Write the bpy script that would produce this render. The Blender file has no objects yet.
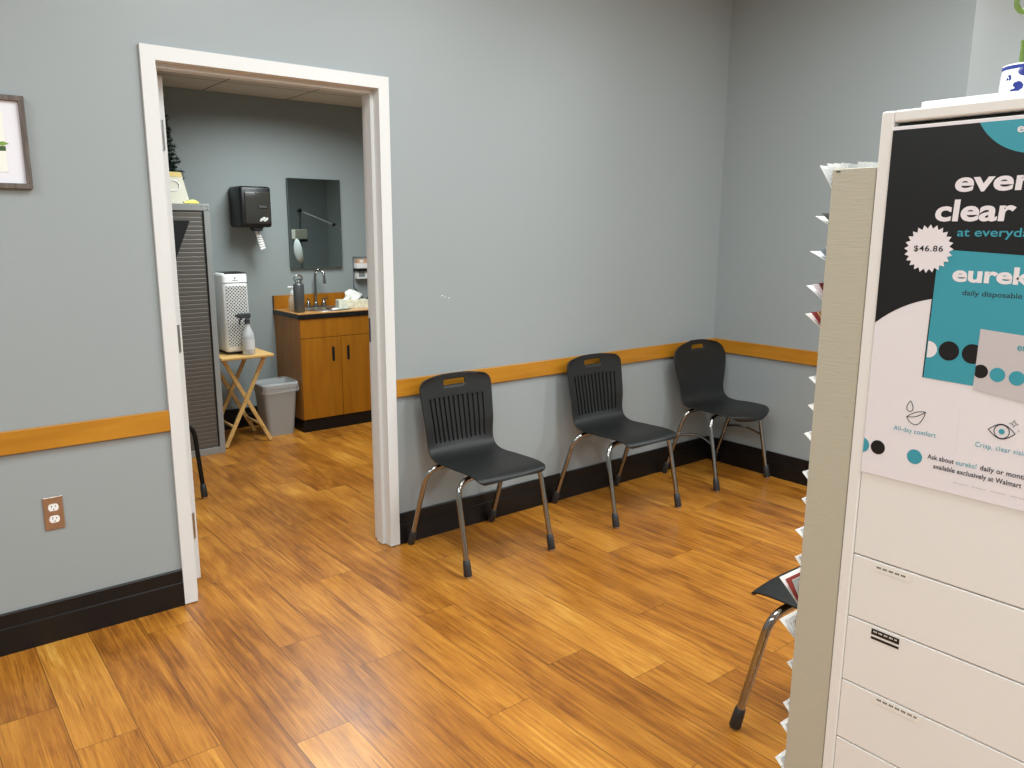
import bpy, bmesh, math, random
from mathutils import Vector, Matrix
random.seed(7)
C = bpy.context.scene.collection
PI = math.pi

# ------------------------------------------------------------------ helpers
def lin(c):
    return tuple((v/255/12.92 if v/255 <= .04045 else ((v/255+.055)/1.055)**2.4) for v in c)

def mat(name, rgb, rough=.5, metal=0., spec=.5, alpha=1., trans=0., bump=0., bscale=200., var=0., vscale=8., emit=0., coat=0.):
    m = bpy.data.materials.new(name); m.use_nodes = True
    nt = m.node_tree; b = nt.nodes['Principled BSDF']
    col = (*lin(rgb), 1)
    b.inputs['Base Color'].default_value = col
    b.inputs['Roughness'].default_value = rough
    b.inputs['Metallic'].default_value = metal
    b.inputs['Specular IOR Level'].default_value = spec
    b.inputs['Alpha'].default_value = alpha
    b.inputs['Transmission Weight'].default_value = trans
    b.inputs['Coat Weight'].default_value = coat
    if emit:
        b.inputs['Emission Color'].default_value = col
        b.inputs['Emission Strength'].default_value = emit
    tc = nt.nodes.new('ShaderNodeTexCoord')
    if var:
        n = nt.nodes.new('ShaderNodeTexNoise'); n.inputs['Scale'].default_value = vscale; n.inputs['Detail'].default_value = 4
        nt.links.new(tc.outputs['Object'], n.inputs['Vector'])
        r = nt.nodes.new('ShaderNodeMapRange'); r.inputs[3].default_value = 1-var; r.inputs[4].default_value = 1+var
        r.inputs[1].default_value = .3; r.inputs[2].default_value = .7
        nt.links.new(n.outputs[0], r.inputs[0])
        mx = nt.nodes.new('ShaderNodeVectorMath'); mx.operation = 'SCALE'
        mx.inputs[0].default_value = col[:3]
        nt.links.new(r.outputs[0], mx.inputs['Scale']); nt.links.new(mx.outputs[0], b.inputs['Base Color'])
    if bump:
        n = nt.nodes.new('ShaderNodeTexNoise'); n.inputs['Scale'].default_value = bscale
        nt.links.new(tc.outputs['Object'], n.inputs['Vector'])
        bp = nt.nodes.new('ShaderNodeBump'); bp.inputs['Strength'].default_value = bump; bp.inputs['Distance'].default_value = .002
        nt.links.new(n.outputs[0], bp.inputs['Height']); nt.links.new(bp.outputs[0], b.inputs['Normal'])
    return m

def wood(name, dark, light, axis='Z', scale=3., rough=.4, stretch=14., lo=.3, hi=.7):
    m = bpy.data.materials.new(name); m.use_nodes = True
    nt = m.node_tree; b = nt.nodes['Principled BSDF']; b.inputs['Roughness'].default_value = rough
    tc = nt.nodes.new('ShaderNodeTexCoord'); mp = nt.nodes.new('ShaderNodeMapping')
    s = [scale*stretch]*3; s['XYZ'.index(axis)] = scale
    mp.inputs['Scale'].default_value = s
    nt.links.new(tc.outputs['Object'], mp.inputs[0])
    n = nt.nodes.new('ShaderNodeTexNoise'); n.inputs['Scale'].default_value = 1; n.inputs['Detail'].default_value = 6; n.inputs['Distortion'].default_value = .4
    nt.links.new(mp.outputs[0], n.inputs['Vector'])
    cr = nt.nodes.new('ShaderNodeValToRGB')
    cr.color_ramp.elements[0].position = lo; cr.color_ramp.elements[1].position = hi
    cr.color_ramp.elements[0].color = (*lin(dark), 1); cr.color_ramp.elements[1].color = (*lin(light), 1)
    nt.links.new(n.outputs[0], cr.inputs[0]); nt.links.new(cr.outputs[0], b.inputs['Base Color'])
    return m

class MB:
    """collects geometry for ONE mesh object (world or local coordinates)"""
    def __init__(s): s.bm = bmesh.new(); s.mi = 0
    def face(s, vs):
        try:
            f = s.bm.faces.new(vs); f.material_index = s.mi; return f
        except ValueError: return None
    def poly(s, pts): return s.face([s.bm.verts.new(p) for p in pts])
    def box(s, x0, x1, y0, y1, z0, z1, bev=0., M=None):
        b = bmesh.new()
        bmesh.ops.create_cube(b, size=1)
        for v in b.verts: v.co = ((x0+x1)/2+v.co.x*(x1-x0), (y0+y1)/2+v.co.y*(y1-y0), (z0+z1)/2+v.co.z*(z1-z0))
        if bev: bmesh.ops.bevel(b, geom=b.edges[:], offset=bev, segments=2, profile=.5, affect='EDGES')
        s.merge(b, M)
    def merge(s, b, M=None):
        if M is not None: bmesh.ops.transform(b, matrix=M, verts=b.verts)
        mp = {v: s.bm.verts.new(v.co) for v in b.verts}
        for f in b.faces: s.face([mp[v] for v in f.verts])
        b.free()
    def tube(s, pts, r, n=10, cap=True, closed=False):
        pts = [Vector(p) for p in pts]; N = len(pts)
        rs = r if isinstance(r, (list, tuple)) else [r]*N
        rings = []; up = None
        for i, p in enumerate(pts):
            if closed: t = pts[(i+1) % N]-pts[i-1]
            else: t = pts[min(i+1, N-1)]-pts[max(i-1, 0)]
            t.normalize()
            if up is None:
                up = Vector((0, 0, 1)) if abs(t.z) < .9 else Vector((1, 0, 0))
            a = (up-t*up.dot(t)).normalized(); up = a; bb = t.cross(a)
            rings.append([s.bm.verts.new(p+(a*math.cos(2*PI*k/n)+bb*math.sin(2*PI*k/n))*rs[i]) for k in range(n)])
        R = range(N if closed else N-1)
        for i in R:
            A, B = rings[i], rings[(i+1) % N]
            for k in range(n): s.face([A[k], A[(k+1) % n], B[(k+1) % n], B[k]])
        if cap and not closed: s.face(rings[0][::-1]); s.face(rings[-1])
    def bar(s, p, q, w, h):
        """square bar between two points, w horizontal, h other"""
        p, q = Vector(p), Vector(q); t = (q-p); L = t.length; t.normalize()
        up = Vector((0, 1, 0)) if abs(t.y) < .9 else Vector((0, 0, 1))
        a = t.cross(up).normalized(); b = a.cross(t)
        M = Matrix((a, b, t)).transposed().to_4x4(); M.translation = (p+q)/2
        s.box(-w/2, w/2, -h/2, h/2, -L/2, L/2, min(w, h)*.12, M)
    def lathe(s, prof, c, n=24, M=None):
        b = bmesh.new(); rings = []
        for (r, z) in prof:
            rings.append([b.verts.new((r*math.cos(2*PI*k/n), r*math.sin(2*PI*k/n), z)) for k in range(n)] if r > 1e-6 else [b.verts.new((0, 0, z))])
        for A, B in zip(rings, rings[1:]):
            for k in range(n):
                a0, a1 = (A[k], A[(k+1) % n]) if len(A) > 1 else (A[0], A[0])
                b0, b1 = (B[k], B[(k+1) % n]) if len(B) > 1 else (B[0], B[0])
                vs = []
                for v in (a0, a1, b1, b0):
                    if v not in vs: vs.append(v)
                if len(vs) > 2: b.faces.new(vs)
        T = Matrix.Translation(c)
        s.merge(b, T @ M if M is not None else T)
    def prism(s, pts, d):
        """polygon extruded by vector d"""
        d = Vector(d); A = [s.bm.verts.new(p) for p in pts]; B = [s.bm.verts.new(Vector(p)+d) for p in pts]
        s.face(A[::-1]); s.face(B); n = len(A)
        for i in range(n): s.face([A[i], A[(i+1) % n], B[(i+1) % n], B[i]])
    def build(s, name, mats, parent=None, smooth=False, off=None, angle=40, normals=True):
        if normals: bmesh.ops.recalc_face_normals(s.bm, faces=s.bm.faces[:])
        o_ = Vector(off) if off is not None else (root_of(parent) if parent is not None else None)
        if o_ is not None and o_.length: bmesh.ops.translate(s.bm, vec=-o_, verts=s.bm.verts)
        me = bpy.data.meshes.new(name); s.bm.to_mesh(me); s.bm.free()
        for m in (mats if isinstance(mats, (list, tuple)) else [mats]): me.materials.append(m)
        if smooth:
            for p in me.polygons: p.use_smooth = True
            me.set_sharp_from_angle(angle=math.radians(angle))
        o = bpy.data.objects.new(name, me); C.objects.link(o)
        if parent is not None: o.parent = parent
        elif off is not None: o.location = off
        return o

def root_of(o):
    v = Vector(o.location)
    while o.parent: o = o.parent; v = v+o.location
    return v
def tag(o, label=None, cat=None, group=None, kind=None):
    for k, v in (('label', label), ('category', cat), ('group', group), ('kind', kind)):
        if v: o[k] = v
    return o
def thing(name, loc, label, cat, group=None, kind=None):
    o = bpy.data.objects.new(name, None); o.empty_display_size = .1; C.objects.link(o); o.location = loc
    return tag(o, label, cat, group, kind)
def copy_tree(o, parent=None):
    c = o.copy(); C.objects.link(c)
    if parent is not None: c.parent = parent
    for ch in list(o.children): copy_tree(ch, c)
    return c
def struct(name, mb, mats, **k): return tag(mb.build(name, mats, **k), kind='structure')

# ------------------------------------------------------------------ materials
M = {}
M['wall'] = mat('grey_wall_paint', (150, 158, 160), .42, spec=.4, bump=.05, bscale=120, var=.012, vscale=1.2)
M['wall2'] = mat('grey_wall_paint_second_room', (146, 154, 153), .5, spec=.3, bump=.05, bscale=120)
M['scuff'] = mat('scuff', (205, 208, 208), .6)
M['trimwhite'] = mat('white_enamel', (214, 215, 214), .38, bump=.04, bscale=60)
M['rail'] = wood('rail_wood', (166, 110, 26), (188, 130, 38), 'X', 2.5, .32, 12)
M['rail_y'] = wood('rail_wood_side', (166, 110, 26), (188, 130, 38), 'Y', 2.5, .32, 12)
M['base'] = mat('black_base', (17, 15, 15), .42, spec=.35, var=.1, vscale=30)
M['ceil'] = mat('ceiling_white', (222, 220, 212), .9)
M['blackplastic'] = mat('black_plastic', (26, 28, 28), .45, spec=.4, bump=.08, bscale=600)
M['boot'] = mat('black_boot', (40, 40, 41), .55)
M['chrome'] = mat('chrome', (158, 158, 156), .16, metal=1)
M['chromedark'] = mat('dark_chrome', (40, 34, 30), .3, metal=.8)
M['glide'] = mat('glide', (205, 200, 190), .25, metal=1)
M['cream'] = mat('cream_enamel', (236, 235, 231), .4, bump=.05, bscale=250)
M['creamdark'] = mat('gap_dark', (60, 56, 50), .8)
M['rackmetal'] = mat('beige_panel', (186, 179, 158), .5)
M['white'] = mat('white_plain', (236, 236, 234), .5)
M['paper'] = mat('paper_white', (232, 231, 228), .7)
M['steel'] = mat('brushed_steel', (176, 178, 178), .28, metal=1, var=.08, vscale=60)
M['black'] = mat('black_satin', (18, 18, 19), .4)

def floor_material():
    m = bpy.data.materials.new('laminate_planks'); m.use_nodes = True
    nt = m.node_tree; L = nt.links; b = nt.nodes['Principled BSDF']
    N = nt.nodes.new
    def math_(op, a=None, b_=None, c=None):
        n = N('ShaderNodeMath'); n.operation = op
        for i, v in enumerate((a, b_, c)):
            if v is None: continue
            if isinstance(v, (int, float)): n.inputs[i].default_value = v
            else: L.new(v, n.inputs[i])
        return n.outputs[0]
    uv = N('ShaderNodeUVMap'); uv.uv_map = 'grain'
    pl = N('ShaderNodeUVMap'); pl.uv_map = 'plank'
    at = N('ShaderNodeAttribute'); at.attribute_name = 'tone'
    def noise(sx, sy, detail, dist, rough=.55):
        mp = N('ShaderNodeMapping'); mp.inputs['Scale'].default_value = (sx, sy, 1); L.new(uv.outputs[0], mp.inputs[0])
        n = N('ShaderNodeTexNoise'); n.inputs['Scale'].default_value = 1; n.inputs['Detail'].default_value = detail
        n.inputs['Distortion'].default_value = dist; n.inputs['Roughness'].default_value = rough
        L.new(mp.outputs[0], n.inputs['Vector']); return n.outputs[0]
    broad = noise(9, 1.6, 3, 1.2)
    streak = noise(75, 2.0, 6, .5, .62)
    fine = noise(330, 9., 3, .2, .7)
    blot = noise(3, 3, 3, .5)
    t = math_('MULTIPLY', broad, .40)
    t = math_('MULTIPLY_ADD', streak, .42, t)
    t = math_('MULTIPLY_ADD', fine, .30, t)
    t = math_('MULTIPLY_ADD', blot, .20, t)
    t = math_('ADD', t, math_('MULTIPLY', math_('SUBTRACT', at.outputs['Fac'], .5), .22))
    t = math_('SUBTRACT', t, .16)
    cr = N('ShaderNodeValToRGB'); e = cr.color_ramp.elements
    e[0].position = .28; e[0].color = (*lin((90, 48, 11)), 1)
    e[1].position = .78; e[1].color = (*lin((220, 170, 82)), 1)
    for p, c in ((.40, (134, 79, 20)), (.50, (166, 105, 32)), (.62, (192, 130, 47))):
        k = e.new(p); k.color = (*lin(c), 1)
    L.new(t, cr.inputs[0])
    # dark mineral streaks
    dk = noise(26, 1.1, 4, 2.2, .6)
    mr = N('ShaderNodeMapRange'); L.new(dk, mr.inputs[0]); mr.inputs[1].default_value = .60; mr.inputs[2].default_value = .70
    mr.inputs[3].default_value = 0; mr.inputs[4].default_value = .62
    mx = N('ShaderNodeMixRGB'); L.new(mr.outputs[0], mx.inputs[0]); L.new(cr.outputs[0], mx.inputs[1]); mx.inputs[2].default_value = (*lin((98, 54, 24)), 1)
    # thin dark pores
    po = noise(210, 3.2, 2, .4, .5)
    mp_ = N('ShaderNodeMapRange'); L.new(po, mp_.inputs[0]); mp_.inputs[1].default_value = .66; mp_.inputs[2].default_value = .74; mp_.inputs[3].default_value = 0; mp_.inputs[4].default_value = .75
    mp2 = N('ShaderNodeMixRGB'); L.new(mp_.outputs[0], mp2.inputs[0]); L.new(mx.outputs[0], mp2.inputs[1]); mp2.inputs[2].default_value = (*lin((86, 46, 14)), 1)
    mx = mp2
    # seams
    sp = N('ShaderNodeSeparateXYZ'); L.new(pl.outputs[0], sp.inputs[0])
    dx = math_('MINIMUM', sp.outputs[0], math_('SUBTRACT', .173, sp.outputs[0]))
    sy = math_('LESS_THAN', sp.outputs[1], .0022)
    sx = math_('LESS_THAN', dx, .0012)
    seam = math_('MAXIMUM', math_('MULTIPLY', sx, .75), math_('MULTIPLY', sy, .75))
    m2 = N('ShaderNodeMixRGB'); L.new(seam, m2.inputs[0]); L.new(mx.outputs[0], m2.inputs[1]); m2.inputs[2].default_value = (*lin((52, 28, 14)), 1)
    L.new(m2.outputs[0], b.inputs['Base Color'])
    rr = N('ShaderNodeMapRange'); L.new(blot, rr.inputs[0]); rr.inputs[3].default_value = .26; rr.inputs[4].default_value = .40
    L.new(rr.outputs[0], b.inputs['Roughness'])
    b.inputs['Specular IOR Level'].default_value = .5
    bp = N('ShaderNodeBump'); bp.inputs['Strength'].default_value = .12; bp.inputs['Distance'].default_value = .001
    L.new(t, bp.inputs['Height']); L.new(bp.outputs[0], b.inputs['Normal'])
    return m
M['floor'] = floor_material()

# ------------------------------------------------------------------ dimensions
WY = .016            # front of the doorway wall; skirting and frame faces stand at y = 0
WT = .136            # its back
RX = 3.369           # right wall
YF = 2.71            # far wall of the second room
H1, H2 = 3.0, 2.425
OC = -1.372          # outer corner where the right wall ends

# ------------------------------------------------------------------ floor
def build_floor():
    W, LEN = .173, 1.23
    X0, X1, Y0, Y1 = -4.0, 6.4, -6.2, 2.9
    known = {-1: -.457, 0: -.735, 1: -.967, 2: -.15, 3: -1.10, 4: -.553, 5: -.84, 6: -1.35, 7: -.663, 8: -1.24, 9: -1.484,
             10: -.43, 11: -1.187, 12: -1.68, 13: -.685, 14: -.906, 15: -.3, 16: -1.05}
    tones = {(0, -.735): .95, (9, -1.484): .95, (3, -1.10): .35, (3, -2.33): .9, (1, -.967): .45, (4, -.553): .55, (5, -.84): .5, (6, -1.35): .62,  # per-plank lightness; one bottom plank is raised for its own tone plus lamp glare
             (-1, -.457): .42, (-1, -1.687): .6, (2, -.15): .6, (2, -1.38): .42, (0, -1.965): .6, (1, -2.197): .6, (4, -1.783): .35, (5, -2.07): .4,
             (7, -.663): .4, (8, -1.24): .62, (10, -.43): .55, (11, -1.187): .45, (12, -1.68): .5, (13, -.685): .75, (14, -.906): .4}
    bm = bmesh.new()
    u1 = bm.loops.layers.uv.new('grain'); u2 = bm.loops.layers.uv.new('plank'); tn = bm.faces.layers.float.new('tone')
    rnd = random.Random(11)
    k0 = math.floor((X0+.527)/W)
    for k in range(k0, int((X1+.527)/W)+1):
        x = -.527+W*k
        j = known.get(k, rnd.uniform(-1.2, 0))
        n0 = math.floor((Y0-j)/LEN)
        for n in range(n0, int((Y1-j)/LEN)+1):
            y = j+n*LEN
            ya, yb = max(y, Y0), min(y+LEN, Y1)
            if yb-ya < .001: continue
            f = bm.faces.new([bm.verts.new(p) for p in ((x, ya, 0), (x+W, ya, 0), (x+W, yb, 0), (x, yb, 0))])
            ou, ov = rnd.uniform(0, 40), rnd.uniform(0, 40)
            t = rnd.uniform(.3, .75)
            for (kk, jj), tv in tones.items():
                if kk == k and abs(jj-y) < .02: t = tv
            f[tn] = t
            for l in f.loops:
                l[u1].uv = (l.vert.co.x-x+ou, l.vert.co.y-y+ov); l[u2].uv = (l.vert.co.x-x, l.vert.co.y-y)
    me = bpy.data.meshes.new('floor'); bm.to_mesh(me); bm.free(); me.materials.append(M['floor'])
    o = bpy.data.objects.new('floor', me); C.objects.link(o); o['kind'] = 'structure'
build_floor()

# ------------------------------------------------------------------ room shell
DX0, DX1, DH = .05, .948, 2.08     # clear opening
b = MB()
b.box(-4.0, 0.02, WY, WT, 0, H1); b.box(.98, RX+.12, WY, WT, 0, H1); b.box(.02, .98, WY, WT, 2.11, H1)
b.mi = 1
for (x, z, w, h) in ((1.268, 1.183, .014, .008), (1.285, 1.176, .006, .012), (1.307, 1.170, .012, .007), (2.93, 1.0, .03, .002)):
    b.poly([(x-w/2, WY-.0006, z-h/2), (x+w/2, WY-.0006, z-h*.2), (x+w*.4, WY-.0006, z+h/2), (x-w*.3, WY-.0006, z+h*.3)])
struct('wall_back', b, [M['wall'], M['scuff']])
b = MB(); b.box(RX, RX+.12, OC, WY, 0, H1); struct('wall_right', b, M['wall'])
b = MB(); b.box(RX+.12, 6.4, OC, OC+.12, 0, H1); struct('wall_return', b, M['wall'])
b = MB(); b.box(-4.12, -4.0, -6.2, WT, 0, H1); struct('wall_left', b, M['wall'])
b = MB(); b.box(-4.12, 6.52, -6.32, -6.2, 0, H1); struct('wall_front', b, M['wall'])
b = MB(); b.box(6.4, 6.52, -6.2, OC+.12, 0, H1); struct('wall_east', b, M['wall'])
b = MB(); b.box(-4.12, 6.52, -6.32, WT, H1, H1+.1); struct('ceiling', b, M['ceil'])
# second room
b = MB(); b.box(-.72, 3.3, YF, YF+.1, 0, H2+.1); struct('wall_far', b, M['wall2'])
b = MB(); b.box(-.72, -.6, WT, YF, 0, H2+.1); struct('wall_far_left', b, M['wall2'])
b = MB(); b.box(3.2, 3.3, WT, YF, 0, H2+.1); struct('wall_far_right', b, M['wall2'])

def tile_material():
    m = mat('acoustic_tiles', (214, 209, 196), .9); nt = m.node_tree; bs = nt.nodes['Principled BSDF']
    tc = nt.nodes.new('ShaderNodeTexCoord'); mp = nt.nodes.new('ShaderNodeMapping'); mp.inputs['Location'].default_value = (.13, .16, 0)
    nt.links.new(tc.outputs['Object'], mp.inputs[0])
    br = nt.nodes.new('ShaderNodeTexBrick'); br.offset = 0; br.inputs['Scale'].default_value = 1
    br.inputs['Brick Width'].default_value = .61; br.inputs['Row Height'].default_value = .61; br.inputs['Mortar Size'].default_value = .006
    br.inputs['Color1'].default_value = br.inputs['Color2'].default_value = (*lin((212, 206, 192)), 1)
    br.inputs['Mortar'].default_value = (*lin((120, 112, 98)), 1)
    nt.links.new(mp.outputs[0], br.inputs[0]); nt.links.new(br.outputs[0], bs.inputs['Base Color'])
    return m
b = MB(); b.box(-.72, 3.3, WT, YF, H2, H2+.1); struct('ceiling_second_room', b, tile_material())

# chair rail, skirting
b = MB(); b.box(-4.0, -.001, -.001, WY, .726, .807, .002); b.box(.999, RX-.001, -.001, WY, .726, .807, .002)
struct('trim_1', b, M['rail'])
b = MB(); b.box(RX-.017, RX, OC, -.0015, .726, .807, .002); struct('trim_2', b, M['rail_y'])
def skirting(name, segs, axis):
    b = MB()
    for (a0, a1) in segs:
        prof = [(0, 0), (0, .152), (.007, .152), (.010, .148), (.010, .1), (.016, .096), (.016, 0)]
        if axis == 'x': b.prism([(a0, WY-d, z) for d, z in prof], (a1-a0, 0, 0))
        elif axis == 'y': b.prism([(RX-d, a0, z) for d, z in prof], (0, a1-a0, 0))
        elif axis == 'f': b.prism([(a0, YF-d, z) for d, z in prof], (a1-a0, 0, 0))
    return struct(name, b, M['base'])
skirting('baseboard_back', [(-4.0, -.001), (.999, RX-.017)], 'x')
skirting('baseboard_right', [(OC, WY-.001)], 'y')
skirting('baseboard_far', [(-.6, 1.5)], 'f')

# ------------------------------------------------------------------ door frame and open door
dr = thing('door_1', (0.5, .07, 0), None, None, kind='structure')
b = MB()
HT = 2.131
def frame_piece(poly, d): b.prism(poly, d)
# jambs: face, near rabbet, stop, far rabbet   (profile in x,y)
lp = [(0, 0), (.05, 0), (.05, .05), (.066, .05), (.066, .105), (.05, .105), (.05, .152), (0, .152), (0, WT), (.02, WT), (.02, WY), (0, WY)]
b.prism([(x, y, .004) for x, y in lp], (0, 0, HT-.004))
b.prism([(.998-x, y, .004) for x, y in lp], (0, 0, HT-.004))
hp = [(HT, 0), (HT-.05, 0), (HT-.05, .05), (HT-.066, .05), (HT-.066, .105), (HT-.05, .105), (HT-.05, .152), (HT, .152), (HT, WT), (HT-.02, WT), (HT-.02, WY), (HT, WY)]
b.prism([(.03, y+.0004, z) for z, y in hp], (.938, 0, 0))
b.build('door_frame', M['trimwhite'], dr)
b = MB(); b.box(.9455, .9485, .118, .148, .975, 1.085, .0008); b.box(.943, .946, .125, .141, 1.005, 1.05); b.build('strike_plate', M['steel'], dr)
leaf = MB(); leaf.box(.070, .112, .155, 1.04, .03, 2.055, .002)
lf = leaf.build('door_leaf', M['trimwhite'], dr)
for z in (1.84, 1.06, .27):
    h = MB(); h.box(.076, .104, .1515, .1555, z-.055, z+.055); h.tube([(.094, .1475, z-.055), (.094, .1475, z+.055)], .006, 10)
    h.build('hinge', M['steel'], lf)
k = MB(); k.lathe([(0, 0), (.02, 0), (.027, .012), (.027, .03), (.02, .04), (.01, .042), (.01, .07), (.03, .07), (.03, .075)], (.112+.075, .98, 1.03), 20, Matrix.Rotation(-PI/2, 4, 'Y')); k.build('door_knob', M['steel'], lf)

# ------------------------------------------------------------------ chairs
def arc_sample(pts, n_per):
    """Catmull-Rom through pts"""
    P = [Vector(p) for p in pts]; P = [P[0]*2-P[1]]+P+[P[-1]*2-P[-2]]; out = []
    for i in range(1, len(P)-2):
        for k in range(n_per):
            t = k/n_per; a, b_, c, d = P[i-1:i+3]
            out.append(.5*((2*b_)+(c-a)*t+(2*a-5*b_+4*c-d)*t*t+(3*b_-a-3*c+d)*t**3))
    out.append(P[-2]); return out

def make_shell(prof, wfun, rfront, rback, slots, handle, arch):
    fine = arc_sample([(0, y, z) for y, z in prof], 24)
    S = [0]
    for a, b_ in zip(fine, fine[1:]): S.append(S[-1]+(b_-a).length)
    T = S[-1]
    def at(s):
        s = min(max(s, 0), T)
        for i in range(len(S)-1):
            if S[i+1] >= s:
                t = (s-S[i])/max(S[i+1]-S[i], 1e-9); p = fine[i].lerp(fine[i+1], t); d = (fine[i+1]-fine[i]).normalized(); return p, d
        return fine[-1], (fine[-1]-fine[-2]).normalized()
    # rows
    rows = [0, .001, .003, .007, .012, .02, .03, .042]
    s = .055
    while s < T-.06: rows.append(s); s += .014
    rows += [T-d for d in (.05, .04, .03, .022, .015, .009, .005, .002, .0005, 0)]
    sl0 = sl1 = None
    def s_of_z(z):
        for i in range(len(S)-1, 0, -1):
            if fine[i-1].z <= z and S[i] > T*.55: return S[i-1]+(z-fine[i-1].z)/max(fine[i].z-fine[i-1].z, 1e-6)*(S[i]-S[i-1])
    hs0, hs1 = s_of_z(handle[1]), s_of_z(handle[2])
    cuts = [hs0, hs1]
    if slots:
        sl0, sl1 = s_of_z(slots[1]), s_of_z(slots[2])
        cuts += [sl0, sl0+.004, sl0+.009, sl1-.005, sl1]
    rows = sorted([r for r in rows if all(abs(r-c) > .004 for c in cuts)]+cuts)
    # columns
    us = [-1+2*i/24 for i in range(25)]
    groove = []
    if slots:
        n = slots[0]; us = [-1, -.985, -.96, -.92, -.88, -.84]
        pitch = 1.62/n
        for k in range(n):
            c = -.81+pitch*(k+.5)
            us += [c-.037, c-.029, c+.029, c+.037]; groove.append(c)
        us += [.84, .88, .92, .96, .985, 1]
    else:
        us = [-1, -.985, -.96]+[-.92+1.84*i/22 for i in range(23)]+[.96, .985, 1]
    hx = handle[0]
    us = sorted([u for u in us if abs(abs(u)-hx) > .012 or slots and any(abs(abs(u-c)-.033) < .006 for c in groove)]+[-hx, hx])
    bm = bmesh.new(); G = []
    for s in rows:
        p, d = at(s); nrm = Vector((0, d.z, -d.y))  # outward (behind / under)
        if nrm.y < 0 and p.z > .5: nrm = -nrm
        if p.z <= .5 and nrm.z > 0: nrm = -nrm
        w = wfun(s/T)
        for e, r in ((s, rfront), (T-s, rback)):
            if e < r: w = w-r+math.sqrt(max(r*r-(r-e)**2, 0))
        back = min(max((s/T-.5)/.2, 0), 1)
        row = []
        for u in us:
            x = u*w
            q = Vector((x, p.y, p.z))
            q.y -= back*.022*u*u; q.z += (1-back)*u*u*(-.004+.010*min(max((s/T-.08)/.25, 0), 1))
            if s/T < .42: q.y += arch[0]*abs(u)**2.4*(1-s/T/.42)**1.5
            if T-s < .15: q.z -= arch[1]*u*u*(1-(T-s)/.15)**1.5
            if slots and sl0+.0005 < s < sl1-.0005:
                for c in groove:
                    if abs(u-c) < .032: q += nrm*.008
            row.append(bm.verts.new(q))
        G.append(row)
    for i in range(len(rows)-1):
        sm = (rows[i]+rows[i+1])/2
        for j in range(len(us)-1):
            um = (us[j]+us[j+1])/2
            if hs0 < sm < hs1 and abs(um) < hx: continue
            if slots and sl0+.004 < sm < sl0+.009 and any(abs(um-c) < .028 for c in groove): continue
            bm.faces.new([G[i][j], G[i][j+1], G[i+1][j+1], G[i+1][j]])
    return bm

def fillet(pts, r, n=6):
    P = [Vector(p) for p in pts]; out = [P[0]]
    for a, b_, c in zip(P, P[1:], P[2:]):
        d1 = (a-b_).normalized(); d2 = (c-b_).normalized(); rr = min(r, (a-b_).length*.48, (c-b_).length*.48)
        p0, p1 = b_+d1*rr, b_+d2*rr
        for k in range(n+1):
            t = k/n; out.append(p0*(1-t)**2+b_*2*t*(1-t)+p1*t*t)
    out.append(P[-1]); return out

def make_chair(kind, label, group, legmat, boot):
    root = thing('school_chair', (0, 0, 0), label, 'chair', group)
    if kind == 'ribbed':
        prof = [(-.276, .414), (-.269, .429), (-.245, .440), (-.18, .443), (-.05, .434), (.045, .430), (.10, .438), (.138, .464), (.157, .510), (.174, .60), (.192, .70), (.204, .775), (.208, .818)]
        def wf(t): return .193 if t < .30 else (.193-.004*math.sin((t-.30)/.3*PI/2) if t < .6 else .189+.017*math.sin((t-.6)/.4*PI/2))
        bm = make_shell(prof, wf, .035, .05, (12, .498, .712), (.30, .764, .790), (.014, .014))
        fx, fyf, fyb = .243, -.250, .230
    else:
        prof = [(-.304, .412), (-.297, .432), (-.27, .446), (-.19, .452), (-.05, .444), (.03, .441), (.085, .449), (.122, .475), (.141, .52), (.158, .61), (.176, .71), (.188, .78), (.192, .826)]
        def wf(t):
            if t < .25: return .212
            if t < .62: return .212-.022*math.sin((t-.25)/.37*PI/2)**2
            return .190+.036*math.sin(min((t-.62)/.24, 1)*PI/2)**2
        bm = make_shell(prof, wf, .13, .10, None, (.25, .772, .797), (.05, .02))
        fx, fyf, fyb = .228, -.225, .205
    b = MB(); b.bm.free(); b.bm = bm
    o = b.build('shell', M['blackplastic'], root, smooth=True, angle=50)
    so = o.modifiers.new('thickness', 'SOLIDIFY'); so.thickness = .006; so.offset = 0
    zt = prof[4][1]-.022
    for sx in (-1, 1):
        for (fy, ty) in ((fyf, fyf+.092), (fyb, fyb-.150)):
            foot = Vector((sx*fx, fy, 0)); bend = Vector((sx*(fx-.008), ty, zt)); mid = Vector((0, ty+(.02 if fy < 0 else -.0), zt+.004))
            path = fillet([foot+(bend-foot)*.02, bend, mid], .075, 8)
            l = MB(); l.tube(path, .0125, 12); leg = l.build('leg', legmat, root, smooth=True)
            d = (bend-foot).normalized()
            f = MB(); f.tube([foot+d*.008, foot+d*.012, foot+d*.055, foot+d*.078, foot+d*.08], [.0165, .0185, .0175, .0155, .0135], 14)
            f.mi = 1; f.tube([foot+Vector((0, 0, .0005)), foot+d*.0085], [.014, .0155], 14)
            f.build('foot_cap', [boot, M['glide']], leg, smooth=True)
        if kind == 'smooth':
            p0 = Vector((sx*(fx-.004), fyf+.048, .262)); p1 = Vector((sx*(fx-.004), fyb-.094, .262))
            pts = [p0.lerp(p1, t)+Vector((-sx*.02*math.sin(t*PI), 0, .03*math.sin(t*PI))) for t in [i/8 for i in range(9)]]
            r = MB(); r.tube(pts, .008, 8); r.build('side_brace', legmat, root, smooth=True)
    s = MB(); s.box(-.12, .12, fyf+.07, fyb-.15, zt+.006, zt+.016, .003); s.build('seat_support', M['black'], root)
    return root
G1 = 'ribbed black chairs in the waiting area'
c1 = make_chair('ribbed', 'black chair with ribbed back just right of the white doorway', G1, M['chrome'], M['boot'])
c1.location = (1.286, -.252, 0)
c2 = copy_tree(c1); c2.location = (2.216, -.245, 0)
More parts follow.
